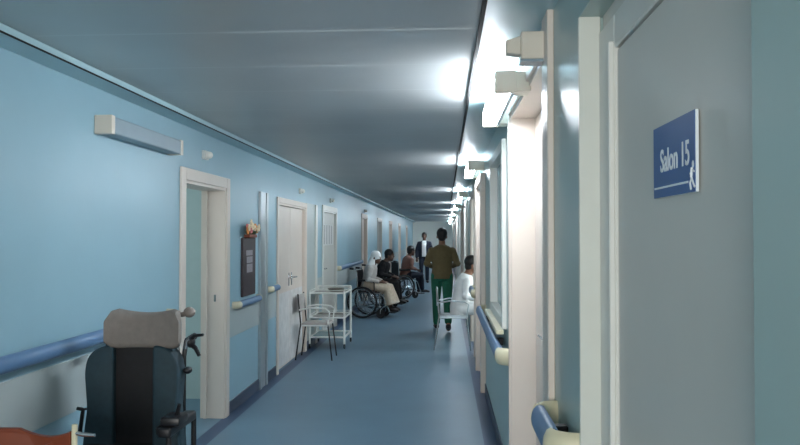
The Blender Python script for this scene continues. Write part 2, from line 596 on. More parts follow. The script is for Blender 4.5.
# ------------------------------------------------------------------ handrails
def handrail(side, y0, y1, zc, label, proj=0.1, hh=0.05):
    pl, o = (XL, -1) if side == 'L' else (XR, 1)
    root = thing('handrail', label, 'handrail', (pl, (y0 + y1) / 2, zc), 0, None)
    L = (y1 - y0) / 2
    xo = -o * proj               # outer face
    xi = -o * (proj - 0.045)
    # bullnose section
    out = []
    n = 8
    for k in range(n + 1):
        a = -PI / 2 + PI * k / n
        out.append((xo + o * 0.03 - o * 0.03 * math.cos(a), hh * math.sin(a)))
    out += [(xi, hh * 0.9), (xi, -hh * 0.9)]
    MB().prism(out, 'Y', -L + 0.06, L - 0.06).build('rail_cover', 'rail', root, smooth=True)
    for s in (-1, 1):
        # return that curves back to the wall
        b = MB()
        pts = []
        for k in range(7):
            a = PI / 2 * k / 6
            pts.append((xo + o * 0.024 + o * (proj - 0.024) * (1 - math.cos(a)), s * (L - 0.062 + 0.06 * math.sin(a)), 0))
        b.tube(pts, [(0.026, hh * 1.03)] * 7, 12)
        b.build('end_cap', 'railcap', root, smooth=True)
    nb = max(1, int((y1 - y0) / 1.2))
    for k in range(nb):
        yy = -L + (k + 0.5) * 2 * L / nb
        xa, xb = sorted((xi - o * 0.002, -o * 0.0))
        MB().box(xa, xb, yy - 0.02, yy + 0.02, -0.03, 0.02, 0.004, 1).build('bracket', 'black_plastic', root)
    return root


handrail('L', -1.5, 4.78, 1.02, 'long blue handrail on the left wall behind the foreground wheelchair', hh=0.037)
handrail('L', 6.28, 7.1, 0.935, 'short blue handrail on the left wall below the dark notice board', hh=0.032, proj=0.075)
handrail('L', 7.5, 7.9, 0.985, 'very short blue handrail on the left wall just before the cream double door', hh=0.032, proj=0.075)
handrail('L', 12.5, 16.0, 0.985, 'blue handrail on the left wall behind the seated wheelchair users', hh=0.04, proj=0.07)
handrail('R', 2.19, 2.62, 0.91, 'short blue handrail with cream ends between the sign door and the next doorway', hh=0.05)
handrail('R', 4.35, 7.1, 0.825, 'blue handrail with cream end under the window on the right wall', hh=0.05)
handrail('R', 8.5, 9.25, 0.87, 'blue handrail on the right wall just before the person in white')


# ------------------------------------------------------------------ wall light fittings
def fitting(side, yc, label, lit, L=1.06, zc=2.27, off=0.07, tube='tube'):
    pl, o = (XL, -1) if side == 'L' else (XR, 1)
    if not lit:
        off = 0.0
    root = thing('wall_light', label, 'wall light', (pl, yc, zc), 0, 'fluorescent wall lights')
    x0, x1 = -o * off, -o * (off + 0.095)
    lo, hi = min(x0, x1), max(x0, x1)
    h = 0.047
    # spine against the wall, and the diffuser that wraps its top, front and underside
    bk = sorted((x0, x0 - o * 0.02))
    df = sorted((x0 - o * 0.02, x1))
    MB().box(*bk, -L / 2 + 0.02, L / 2 - 0.02, -h, h, 0.004, 2).build('body', 'fixture', root)
    MB().box(*df, -L / 2 + 0.02, L / 2 - 0.02, -h, h, 0.008, 2).build('diffuser', tube if lit else 'fixture', root)
    for s in (-1, 1):
        MB().box(lo - 0.002, hi + 0.002, s * L / 2 - 0.02, s * L / 2 + 0.02, -h - 0.004, h + 0.004, 0.004, 2).build('end_cap', 'creamplastic', root)
    if lit:
        a, c = sorted((0, -o * (off + 0.001)))
        for s in (-1, 1):
            MB().box(a, c, s * (L / 2 - 0.04) - 0.06, s * (L / 2 - 0.04) + 0.06, -h, h, 0.004, 1).build('bracket', 'creamplastic', root)
    return root


fitting('L', 4.28, 'unlit wall light fitting with cream end, high on the left blue wall', False, L=1.02, zc=2.151)
names = ['nearest lit wall light, above the tall double doorway on the right', 'second lit wall light along the right wall', 'third lit wall light along the right wall',
         'fourth lit wall light along the right wall', 'fifth lit wall light along the right wall', 'sixth lit wall light along the right wall', 'seventh lit wall light along the right wall', 'eighth lit wall light, farthest along the right wall']
for yc, nm in zip((3.91, 7.9, 13.0, 18.0, 23.0, 29.0, 34.0, 39.5), names):  # farthest fitting is added to brighten the end wall
    fitting('R', yc, nm, True, tube='tube_old' if 5 < yc < 20 else 'tube')

# alarm box beside the nearest light
t = thing('alarm_box', 'cream plastic alarm box with projecting sounder, high on the right wall', 'alarm', (XR, 2.75, 2.28))
MB().box(-0.11, 0, 0.0, 0.09, -0.055, 0.05, 0.006, 2).build('housing', 'creamplastic', t)
MB().box(-0.112, 0, 0.004, 0.088, -0.065, -0.055, 0.002, 1).build('base_strip', 'fixture', t)
b = MB()
b.prism([(-0.165, -0.03), (-0.165, 0.018), (-0.11, 0.036), (-0.11, -0.036)], 'Y', 0.01, 0.07, 0.004)
b.build('sounder', 'creamplastic', t)


def call_lamp(y, z, side, label, s=1.0):
    pl, o = (XL, -1) if side == 'L' else (XR, 1)
    t = thing('call_lamp', label, 'call lamp', (pl, y, z), 0, 'call lamps over the doors')
    a, c = sorted((0, -o * 0.03 * s))
    MB().box(a, c, -0.045 * s, 0.045 * s, -0.035 * s, 0.035 * s, 0.005, 2).build('base', 'frame', t)
    MB().ell((-o * 0.045 * s, 0, 0), (0.03 * s, 0.028 * s, 0.028 * s)).build('lens', 'whitewall', t, smooth=True)
    return t


call_lamp(5.5, 2.18, 'L', 'small white call lamp on the left wall above the open doorway')
call_lamp(9.2, 2.13, 'L', 'small call lamp on the left wall above the cream double door')
call_lamp(11.7, 2.13, 'L', 'small call lamp on the left wall above the grey door')
call_lamp(16.7, 2.13, 'L', 'small call lamp on the left wall above the far cream door')

# ------------------------------------------------------------------ sign on the near right door
sg = thing('door_sign', 'blue plate sign reading Salon 15 on the grey door', 'sign', (0.462, 1.465, 1.705))
MB().box(-0.010, -0.004, -0.137, 0.122, -0.075, 0.075, 0.001, 1).box(-0.004, 0, -0.11, 0.11, -0.06, 0.06).build('backing', 'sign_white', sg)
MB().box(-0.0112, -0.0095, -0.1355, 0.1215, -0.0745, 0.0745).build('face', 'sign_blue', sg)


def text_mesh(txt, size, name, m, parent, loc, sx=1.0):
    cu = bpy.data.curves.new('txt', 'FONT')
    cu.body = txt
    cu.size = size
    cu.align_x = 'CENTER'
    cu.align_y = 'CENTER'
    cu.extrude = 0.0004
    cu.offset = 0.0009
    o = bpy.data.objects.new('txt', cu)
    COL.objects.link(o)
    dg = bpy.context.evaluated_depsgraph_get()
    dg.update()
    me = bpy.data.meshes.new_from_object(o.evaluated_get(dg))
    bpy.data.objects.remove(o)
    # text reads towards -x normal: text x -> -y (towards the camera is the right), text y -> z
    for v in me.vertices:
        x, y, z = v.co
        v.co = (-z, -x * sx, y)
    me.materials.clear()
    me.materials.append(M[m])
    ob = bpy.data.objects.new(name, me)
    ob.location = loc
    ob.parent = parent
    COL.objects.link(ob)
    return ob


text_mesh('Salon 15', 0.066, 'lettering', 'sign_white', sg, (-0.0116, -0.018, -0.002), 0.80)
MB().box(-0.0120, -0.0110, -0.100, 0.115, -0.0565, -0.0525).build('underline', 'sign_white', sg)
# small running-figure mark at the lower right corner
b = MB()
b.ell((-0.0115, -0.118, -0.012), (0.0008, 0.006, 0.007))
b.tube([(-0.0115, -0.116, -0.018), (-0.0115, -0.112, -0.036)], [(0.0035, 0.001)] * 2, 8)
b.tube([(-0.0115, -0.112, -0.036), (-0.0115, -0.104, -0.046), (-0.0115, -0.108, -0.058)], 0.0022, 6)
b.tube([(-0.0115, -0.112, -0.036), (-0.0115, -0.120, -0.046), (-0.0115, -0.127, -0.054)], 0.0022, 6)
b.tube([(-0.0115, -0.115, -0.021), (-0.0115, -0.104, -0.029)], 0.0018, 6)
b.tube([(-0.0115, -0.115, -0.021), (-0.0115, -0.126, -0.026)], 0.0018, 6)
for v in b.bm.verts:
    v.co.z -= 0.012
    v.co.y -= 0.008
b.build('figure_mark', 'sign_white', sg)

# ------------------------------------------------------------------ dark board with flowers on the left wall
t = thing('notice_board', 'narrow dark maroon board with pale labels on the left wall past the open doorway', 'board', (XL, 6.76, 0.985))
MB().box(0, 0.022, -0.22, 0.22, 0, 0.55, 0.006, 2).build('panel', 'board', t)
for (a, c, z0, z1) in [(-0.1, 0.1, 0.22, 0.30), (-0.1, 0.1, 0.31, 0.37), (-0.12, 0.1, 0.38, 0.43)]:
    MB().box(0.022, 0.024, a, c, z0, z1).build('paper_label', 'greypaper', t)
t = thing('flower_arrangement', 'small bunch of orange and cream flowers on top of the dark maroon board', 'flowers', (XL + 0.03, 6.76, 1.535))
random.seed(4)
MB().box(-0.025, 0.03, -0.14, 0.14, 0, 0.03, 0.006, 2).build('basket', 'orange_wood', t)
for k in range(16):
    a = random.uniform(-0.2, 0.2)
    r = 0.028 + 0.012 * random.random()
    z = 0.045 + (0.09 - 0.28 * abs(a)) * random.random() + 0.01
    c = (random.uniform(0.0, 0.04), a, z)
    bb = MB()
    for q in range(6):
        an = q * PI / 3
        bb.ell((c[0] + 0.004, c[1] + math.cos(an) * r * 0.6, c[2] + math.sin(an) * r * 0.6), (0.008, r * 0.5, r * 0.5), 8, 6)
    bb.ell((c[0] + 0.012, c[1], c[2]), (0.008, r * 0.35, r * 0.35), 8, 6)
    bb.build('flower', ['orange_petal', 'cream_petal', 'cream_petal', 'pink_petal'][k % 4], t, smooth=True)
bb = MB()
for k in range(10):
    a = -0.22 + 0.44 * k / 9
    bb.tube([(0, a * 0.5, 0.02), (0.015, a * 0.9, 0.06), (0.02, a * 1.1, 0.05 + 0.02 * (k % 2))], [0.004, 0.014, 0.002], 6, ratio=0.3)
bb.build('leaves', 'leaf', t)

# white panel standing in for a patch of bright light on the grey left door
t = thing('notice_poster', 'bright white notice poster on the grey door further down the left wall', 'poster', (XL - 0.017, 11.55, 1.57))
MB().box(0, 0.012, -0.52, 0.52, -0.17, 0.17, 0.002, 1).build('sheet', 'paper', t)
for k in range(4):
    MB().box(0.012, 0.0135, -0.4 + k * 0.24, -0.36 + k * 0.24, -0.15, 0.15).build('printed_column', 'greypaper', t)


# ------------------------------------------------------------------ foreground tilt wheelchair (faces the camera, -y)
def rounded(pts, rad=0.02, n=4):
    out = []
    N = len(pts)
    for i in range(N):
        p0, p, p1 = Vector(pts[i - 1]), Vector(pts[i]), Vector(pts[(i + 1) % N])
        d0 = (p0 - p); d1 = (p1 - p)
        r = min(rad, d0.length * 0.45, d1.length * 0.45)
        a = p + d0.normalized() * r
        c = p + d1.normalized() * r
        for k in range(n + 1):
            s = k / n
            out.append(tuple((1 - s) ** 2 * a + 2 * s * (1 - s) * p + s * s * c))
    return out


w = thing('tilt_wheelchair', 'large black and teal wheelchair with grey padded headrest, by the left handrail', 'wheelchair', (-1.49, 3.45, 0))
# backrest centre and bolsters, drawn in x-z and given thickness along y
MB().prism(rounded([(-0.115, 0.5), (0.108, 0.5), (0.108, 1.035), (-0.115, 1.035)], 0.03), 'Y', -0.055, 0.03, 0.018).build('backrest_pad', 'black_fab', w, smooth=True)
for s in (-1, 1):
    q = 1.0 if s < 0 else 0.93
    o = [(s * 0.095, 0.5), (s * q * 0.250, 0.5), (s * q * 0.240, 0.62), (s * q * 0.226, 0.72), (s * q * 0.234, 0.82), (s * q * 0.240, 0.90), (s * q * 0.226, 0.965), (s * q * 0.19, 1.005), (s * 0.14, 1.022), (s * 0.095, 1.028)]
    MB().prism(rounded(o, 0.03), 'Y', -0.085, 0.02, 0.012).build('side_bolster', 'teal_fab', w, smooth=True)
# headrest: block with raised, forward-curving wings
b = MB()
n = 16
rings = []
for k in range(n + 1):
    u = -1 + 2 * k / n
    x = 0.054 + 0.182 * u
    top = 1.180 + 0.024 * min(1, abs(u) ** 2.0 * 1.4) - (0.055 if abs(u) == 1 else (0.012 if abs(u) > 0.85 else 0))
    bot = 1.010 + (0.03 if abs(u) == 1 else 0.006 * (abs(u) > 0.85))
    yf = -0.07 - 0.05 * abs(u) ** 2.5
    yb = yf + (0.075 if abs(u) < 0.95 else 0.04)
    prof = rounded([(yf, bot), (yb, bot), (yb, top), (yf, top)], 0.03, 3)
    rings.append([b.bm.verts.new((x, p[0], p[1])) for p in prof])
for A, B in zip(rings, rings[1:]):
    for k in range(len(A)):
        b.bm.faces.new((A[k], A[(k + 1) % len(A)], B[(k + 1) % len(B)], B[k]))
b.bm.faces.new(rings[0][::-1]); b.bm.faces.new(rings[-1])
b.build('headrest', 'grey_fab', w, smooth=True)
MB().ell((0.252, -0.02, 1.18), (0.028, 0.03, 0.026)).tube([(0.17, -0.02, 1.16), (0.25, -0.02, 1.175)], 0.012).build('headrest_knob', 'grey_fab', w, smooth=True)
MB().tube([(0, 0.03, 0.75), (0, 0.05, 1.0), (0, -0.01, 1.1)], 0.014).build('headrest_post', 'steel', w, smooth=True)
MB().box(-0.24, 0.24, -0.50, -0.03, 0.46, 0.555, 0.03, 3).build('seat_cushion', 'black_fab', w, smooth=True)
s = 1     # only the right-hand armrest is fitted
MB().box(s * 0.262 - 0.03, s * 0.262 + 0.03, -0.36, -0.02, 0.665, 0.71, 0.012, 3).build('armrest_pad', 'black_plastic', w, smooth=True)
MB().tube([(s * 0.262, -0.3, 0.67), (s * 0.262, -0.3, 0.45)], 0.013).build('armrest_post', 'black_plastic', w, smooth=True)
MB().tube([(s * 0.262, 0.02, 0.67), (s * 0.262, 0.02, 0.45)], 0.013).build('armrest_post', 'black_plastic', w, smooth=True)
for s in (-1, 1):
    # push handle with lever, behind the backrest
    b = MB()
    b.tube([(s * 0.195, 0.06, 0.45), (s * 0.195, 0.065, 0.95), (s * 0.20, 0.08, 1.02), (s * 0.20, 0.16, 1.03)], 0.012)
    cn = b.build('back_cane', 'black_plastic', w, smooth=True)
    b = MB().tube([(s * 0.20, 0.1, 1.024), (s * 0.20, 0.2, 1.034)], 0.018)
    b.build('push_grip', 'black_plastic', cn, smooth=True)
b = MB()
b.ell((0.245, 0.02, 1.03), (0.022, 0.03, 0.028))
b.tube([(0.245, 0.02, 1.04), (0.272, 0.0, 1.065), (0.318, -0.01, 1.07)], [0.012, 0.009, 0.007])
b.tube([(0.245, 0.02, 1.02), (0.28, -0.01, 1.005), (0.302, -0.02, 0.97)], [0.013, 0.011, 0.009])
b.build('brake_lever', 'black_plastic', w, smooth=True)
MB().tube([(0.225, 0.0, 1.0), (0.235, 0.0, 1.04), (0.245, 0.0, 1.05)], 0.009).build('lever_bracket', 'steel', w, smooth=True)
MB().ell((0.245, -0.02, 0.90), (0.022, 0.022, 0.018)).tube([(0.24, 0.03, 0.9), (0.245, -0.01, 0.9)], 0.008).build('adjuster_knob', 'black_plastic', w, smooth=True)
MB().tube([(-0.24, 0.02, 0.70), (-0.27, -0.03, 0.705), (-0.275, -0.05, 0.60)], 0.01).tube([(-0.27, -0.03, 0.705), (-0.30, -0.03, 0.71)], 0.009).build('tilt_lever', 'black_plastic', w, smooth=True)
# controls at the end of the right armrest
b = MB()
b.box(0.235, 0.325, -0.34, -0.22, 0.71, 0.75, 0.012, 2)
b.tube([(0.29, -0.28, 0.74), (0.31, -0.30, 0.80)], [0.012, 0.008])
b.box(0.20, 0.25, -0.30, -0.24, 0.66, 0.70, 0.01, 2)
b.build('arm_control', 'black_plastic', w, smooth=True)
b = MB()
for s in (-1, 1):
    b.tube([(s * 0.25, 0.12, 0.42), (s * 0.25, -0.45, 0.42), (s * 0.24, -0.55, 0.36), (s * 0.2, -0.62, 0.16)], 0.014)
    b.tube([(s * 0.25, 0.1, 0.42), (s * 0.25, 0.12, 0.17)], 0.014)
    b.tube([(s * 0.25, -0.38, 0.42), (s * 0.25, -0.38, 0.22)], 0.014)
b.tube([(-0.25, -0.1, 0.42), (0.25, -0.1, 0.42)], 0.014)
b.tube([(-0.25, 0.1, 0.42), (0.25, 0.1, 0.42)], 0.014)
b.tube([(-0.29, 0.12, 0.17), (0.29, 0.12, 0.17)], 0.012)
b.build('chair_frame', 'steel', w, smooth=True)
for s in (-1, 1):
    wh = MB().torus((s * 0.29, 0.12, 0.17), 0.145, 0.024).build('rear_wheel', 'dark', w, smooth=True)
    b = MB().torus((s * 0.29, 0.12, 0.17), 0.12, 0.009)
    for k in range(12):
        a = k * PI / 6
        b.tube([(s * 0.29, 0.12, 0.17), (s * 0.29, 0.12 + 0.12 * math.cos(a), 0.17 + 0.12 * math.sin(a))], 0.004, 5)
    b.build('spokes', 'steel', wh)
    c = MB().torus((s * 0.25, -0.40, 0.1), 0.075, 0.024, seg=18).cyl((s * 0.25 - 0.02, -0.4, 0.1), (s * 0.25 + 0.02, -0.4, 0.1), 0.055)
    cw = c.build('caster', 'dark', w, smooth=True)
    MB().tube([(s * 0.25 + 0.03, -0.4, 0.1), (s * 0.25 + 0.03, -0.39, 0.2), (s * 0.25, -0.38, 0.23)], 0.009).build('caster_fork', 'steel', cw, smooth=True)
    MB().box(s * 0.13 - 0.07, s * 0.13 + 0.07, -0.72, -0.58, 0.13, 0.15, 0.006, 2).build('footplate', 'black_plastic', w)
MB().tube([(-0.27, -0.38, 0.615), (-0.18, -0.40, 0.61)], 0.010).build('seat_side_bar', 'steel', w, smooth=True)

# ------------------------------------------------------------------ wooden chair at the lower left corner (faces the camera)
w = thing('wooden_chair', 'chair with curved orange-brown wooden back in the lower left corner of the picture', 'chair', (-1.52, 2.42, 0))
b = MB()
outl = []
for k in range(25):
    u = -1 + 2 * k / 24
    xx = 0.235 * u
    outl.append((xx, 0.850 + min(0.034 if xx > 0.12 else 0.022, 0.034 * ((xx - 0.12) / 0.125) ** 2)))
outl += [(0.235, 0.64), (-0.235, 0.64)]
b.prism(outl, 'Y', -0.012, 0.012, 0.006)
for v in b.bm.verts:
    v.co.y += 0.05 * (1 - (v.co.x / 0.235) ** 2)
b.build('backrest', 'orange_wood', w)
MB().tube([(0.245, 0.0, 0.872), (0.275, 0.0, 0.866), (0.318, 0.0, 0.864)], [0.008, 0.008, 0.006]).build('side_bar', 'steel', w, smooth=True)
MB().box(-0.22, 0.22, -0.43, 0.0, 0.43, 0.455, 0.01, 2).build('seat', 'orange_wood', w)
for s in (-1, 1):
    MB().tube([(s * 0.245, 0.0, 0.90), (s * 0.245, 0.0, 0.46), (s * 0.25, 0.05, 0.0)], 0.010).build('rear_leg', 'railcap', w, smooth=True)
    MB().tube([(s * 0.235, -0.40, 0.44), (s * 0.235, -0.42, 0.0)], 0.014).build('front_leg', 'railcap', w, smooth=True)
b = MB()
b.tube([(-0.235, -0.40, 0.425), (0.235, -0.40, 0.425)], 0.012)
for s in (-1, 1):
    b.tube([(s * 0.235, -0.40, 0.425), (s * 0.25, 0.0, 0.425)], 0.012)
b.tube([(-0.25, 0.0, 0.425), (0.25, 0.0, 0.425)], 0.012)
b.build('seat_frame', 'railcap', w, smooth=True)

# ------------------------------------------------------------------ white trolley
t = thing('hospital_trolley', 'white tubular three-tier hospital trolley by the left wall', 'trolley', (-1.618, 10.15, 0))
hx, hy = 0.24, 0.33
for sx in (-1, 1):
    for sy in (-1, 1):
        lg = MB().tube([(sx * hx, sy * hy, 0.07), (sx * hx, sy * hy, 0.82 if sy > 0 else 0.79)], 0.0155).build('upright', 'white_enamel', t, smooth=True)
        cs = MB().torus((sx * hx, sy * hy + 0.012, 0.036), 0.024, 0.012, seg=16).cyl((sx * hx - 0.01, sy * hy + 0.012, 0.036), (sx * hx + 0.01, sy * hy + 0.012, 0.036), 0.022).build('caster', 'dark', lg, smooth=True)
        MB().tube([(sx * hx, sy * hy, 0.08), (sx * hx + 0.014, sy * hy + 0.012, 0.036)], 0.006).build('caster_fork', 'steel', cs, smooth=True)


def ring(z, r=0.0135):
    b = MB()
    for (p, q) in [((-hx, -hy), (hx, -hy)), ((hx, -hy), (hx, hy)), ((hx, hy), (-hx, hy)), ((-hx, hy), (-hx, -hy))]:
        b.tube([(*p, z), (*q, z)], r)
    return b


for z, nm in ((0.765, 'top'), (0.43, 'middle'), (0.16, 'lower')):
    sh = MB().box(-hx + 0.008, hx - 0.008, -hy + 0.008, hy - 0.008, z - 0.012, z - 0.004).build('shelf', 'tray' if z > 0.2 else 'glass', t)
    ring(z).build('shelf_rim', 'white_enamel', sh, smooth=True)
    if z > 0.2:
        ring(z + 0.035, 0.005).build('guard_rail', 'white_enamel', sh, smooth=True)
b = MB()
b.tube([(-hx, hy, 0.82), (hx, hy, 0.82)], 0.011)
b.build('push_bar', 'white_enamel', t, smooth=True)
t = thing('basin', 'shallow grey steel dish on the top shelf of the white trolley', 'dish', (-1.55, 10.2, 0.762))
b = MB()
prof = [(0.0, 0.0), (0.09, 0.0), (0.12, 0.04), (0.125, 0.04), (0.095, -0.0)]
rings = []
for (r, z) in [(0.001, 0.0), (0.09, 0.0), (0.125, 0.045), (0.12, 0.045), (0.086, 0.006), (0.001, 0.006)]:
    rings.append([b.bm.verts.new((r * math.cos(2 * PI * k / 20), r * math.sin(2 * PI * k / 20), z)) for k in range(20)])
for A, B in zip(rings, rings[1:]):
    for k in range(20):
        b.bm.faces.new((A[k], A[(k + 1) % 20], B[(k + 1) % 20], B[k]))
b.build('bowl', 'tray', t, smooth=True)


# ------------------------------------------------------------------ tubular chairs
def tube_chair(label, loc, rz, seatm, framem, legm, arms=True, sc=(1, 1, 1)):
    """local: faces +y, seat 0.46 high"""
    t = thing('tubular_chair', label, 'chair', loc, rz)
    MB().box(-0.2, 0.2, -0.19, 0.21, 0.445, 0.47, 0.012, 3).build('seat', seatm, t, smooth=True)
    b = MB().box(-0.19, 0.19, -0.235, -0.215, 0.60, 0.83, 0.009, 3)
    for v in b.bm.verts:
        v.co.y += -0.03 * (1 - (v.co.x / 0.2) ** 2)
    b.build('backrest', seatm, t, smooth=True)
    for s in (-1, 1):
        MB().tube([(s * 0.2, -0.24, 0.84), (s * 0.2, -0.2, 0.46), (s * 0.21, -0.27, 0.0)], 0.010).build('rear_leg', legm, t, smooth=True)
        MB().tube([(s * 0.2, 0.19, 0.45), (s * 0.21, 0.25, 0.0)], 0.010).build('front_leg', legm, t, smooth=True)
        if arms:
            MB().tube([(s * 0.215, -0.22, 0.64), (s * 0.23, -0.05, 0.67), (s * 0.23, 0.16, 0.66), (s * 0.225, 0.22, 0.62), (s * 0.215, 0.19, 0.46)], 0.010).build('armrest', framem, t, smooth=True)
    b = MB()
    b.tube([(-0.2, -0.19, 0.44), (0.2, -0.19, 0.44)], 0.011)
    b.tube([(-0.2, 0.19, 0.44), (0.2, 0.19, 0.44)], 0.011)
    for s in (-1, 1):
        b.tube([(s * 0.2, -0.19, 0.44), (s * 0.2, 0.19, 0.44)], 0.011)
    b.build('seat_frame', framem, t, smooth=True)
    t.scale = sc
    return t


tube_chair('pale armchair with thin dark legs between the double door and the trolley', (-1.625, 9.1, 0), -PI / 2, 'grey_cloth', 'white_enamel', 'black_plastic', sc=(0.9, 0.88, 0.98))
tube_chair('pale metal armchair carrying the person in white, beside the right wall', (0.11, 10.0, 0), -PI / 2, 'alu', 'alu', 'steel', sc=(0.95, 0.95, 1))


# ------------------------------------------------------------------ manual wheelchairs (local: faces +y)
def wheelchair(label, loc, rz):
    t = thing('folding_wheelchair', label, 'wheelchair', loc, rz, 'folding wheelchairs along the left wall')
    MB().box(-0.2, 0.2, -0.2, 0.22, 0.47, 0.5, 0.01, 2).build('seat', 'black_fab', t)
    MB().box(-0.2, 0.2, -0.225, -0.205, 0.5, 0.9, 0.008, 2).build('backrest', 'black_fab', t)
    b = MB()
    for s in (-1, 1):
        b.tube([(s * 0.21, -0.34, 0.93), (s * 0.21, -0.24, 0.92), (s * 0.21, -0.22, 0.86), (s * 0.21, -0.2, 0.2)], 0.012)
        b.tube([(s * 0.21, -0.2, 0.47), (s * 0.21, 0.24, 0.47), (s * 0.21, 0.3, 0.4), (s * 0.19, 0.42, 0.12)], 0.012)
        b.tube([(s * 0.21, -0.2, 0.22), (s * 0.21, 0.26, 0.22)], 0.012)
        b.tube([(s * 0.21, 0.22, 0.47), (s * 0.21, 0.22, 0.2)], 0.012)
    b.tube([(-0.21, -0.1, 0.22), (0.21, -0.1, 0.47)], 0.011)
    b.tube([(0.21, -0.1, 0.22), (-0.21, -0.1, 0.47)], 0.011)
    b.build('chair_frame', 'steel', t, smooth=True)
    for s in (-1, 1):
        MB().tube([(s * 0.21, -0.2, 0.7), (s * 0.21, 0.08, 0.7), (s * 0.21, 0.12, 0.66), (s * 0.21, 0.12, 0.48)], 0.012).box(s * 0.21 - 0.025, s * 0.21 + 0.025, -0.18, 0.1, 0.7, 0.73, 0.008, 2).build('armrest', 'black_plastic', t, smooth=True)
        MB().tube([(s * 0.21, -0.28, 0.925), (s * 0.21, -0.36, 0.93)], 0.018).build('push_grip', 'black_plastic', t, smooth=True)
        wh = MB().torus((s * 0.265, -0.1, 0.3), 0.28, 0.02).build('rear_wheel', 'dark', t, smooth=True)
        b = MB().torus((s * 0.285, -0.1, 0.3), 0.245, 0.008)
        for k in range(16):
            a = k * PI / 8
            b.tube([(s * 0.265, -0.1, 0.3), (s * 0.265, -0.1 + 0.265 * math.cos(a), 0.3 + 0.265 * math.sin(a))], 0.0025, 5)
        b.cyl((s * 0.22, -0.1, 0.3), (s * 0.285, -0.1, 0.3), 0.025)
        b.build('spokes', 'steel', wh, smooth=True)
        cw = MB().torus((s * 0.2, 0.24, 0.085), 0.065, 0.02, seg=18).cyl((s * 0.2 - 0.015, 0.24, 0.085), (s * 0.2 + 0.015, 0.24, 0.085), 0.05).build('caster', 'dark', t, smooth=True)
        MB().tube([(s * 0.2 + 0.026, 0.24, 0.085), (s * 0.2 + 0.026, 0.25, 0.18), (s * 0.205, 0.25, 0.21)], 0.008).build('caster_fork', 'steel', cw, smooth=True)
        MB().box(s * 0.1 - 0.07, s * 0.1 + 0.07, 0.36, 0.52, 0.1, 0.115, 0.004, 1).build('footplate', 'black_plastic', t)
    return t


wheelchair('wheelchair carrying the person in white headscarf, nearest of those along the left wall', (-1.42, 13.75, 0), -PI / 2 - 0.15)
wheelchair('wheelchair carrying the person in black, behind the person in white headscarf', (-1.38, 15.5, 0), -PI / 2 - 0.2)
wheelchair('wheelchair carrying the person in dusty pink top, farthest along the left wall', (-1.05, 18.0, 0), -PI / 2 + 0.5)


# ------------------------------------------------------------------ people
def bake(b, name, m, parent, voxel, extra=None):
    """fuse overlapping closed shapes into ONE continuous skin"""
    bmesh.ops.recalc_face_normals(b.bm, faces=b.bm.faces[:])
    me = bpy.data.meshes.new('raw')
    b.bm.to_mesh(me)
    b.bm.free()
    o = bpy.data.objects.new('raw', me)
    COL.objects.link(o)
    md = o.modifiers.new('Remesh', 'REMESH')
    md.mode = 'VOXEL'
    md.voxel_size = voxel
    sm = o.modifiers.new('Smooth', 'SMOOTH')
    sm.iterations = 3
    sm.factor = 0.4
    dg = bpy.context.evaluated_depsgraph_get()
    dg.update()
    res = bpy.data.meshes.new_from_object(o.evaluated_get(dg))
    bpy.data.objects.remove(o)
    res.name = name
    res.materials.clear()
    res.materials.append(M[m])
    if extra:
        for e, _, _ in extra:
            res.materials.append(M[e])
        for p in res.polygons:
            for i, (_, c, r) in enumerate(extra):
                d = p.center - Vector(c)
                if (d.x / r[0]) ** 2 + (d.y / r[1]) ** 2 + (d.z / r[2]) ** 2 < 1:
                    p.material_index = i + 1
    res.polygons.foreach_set('use_smooth', [True] * len(res.polygons))
    ob = bpy.data.objects.new(name, res)
    ob.parent = parent
    COL.objects.link(ob)
    return ob


def limb(b, pts, rs, seg=12):
    pts = [Vector(p) for p in pts]
    b.tube(pts, rs, seg)
    for p, r in zip(pts, rs):
        b.ell(p, (r, r, r), 12, 8)


def mixv(a, c, t):
    return Vector(a) * (1 - t) + Vector(c) * t


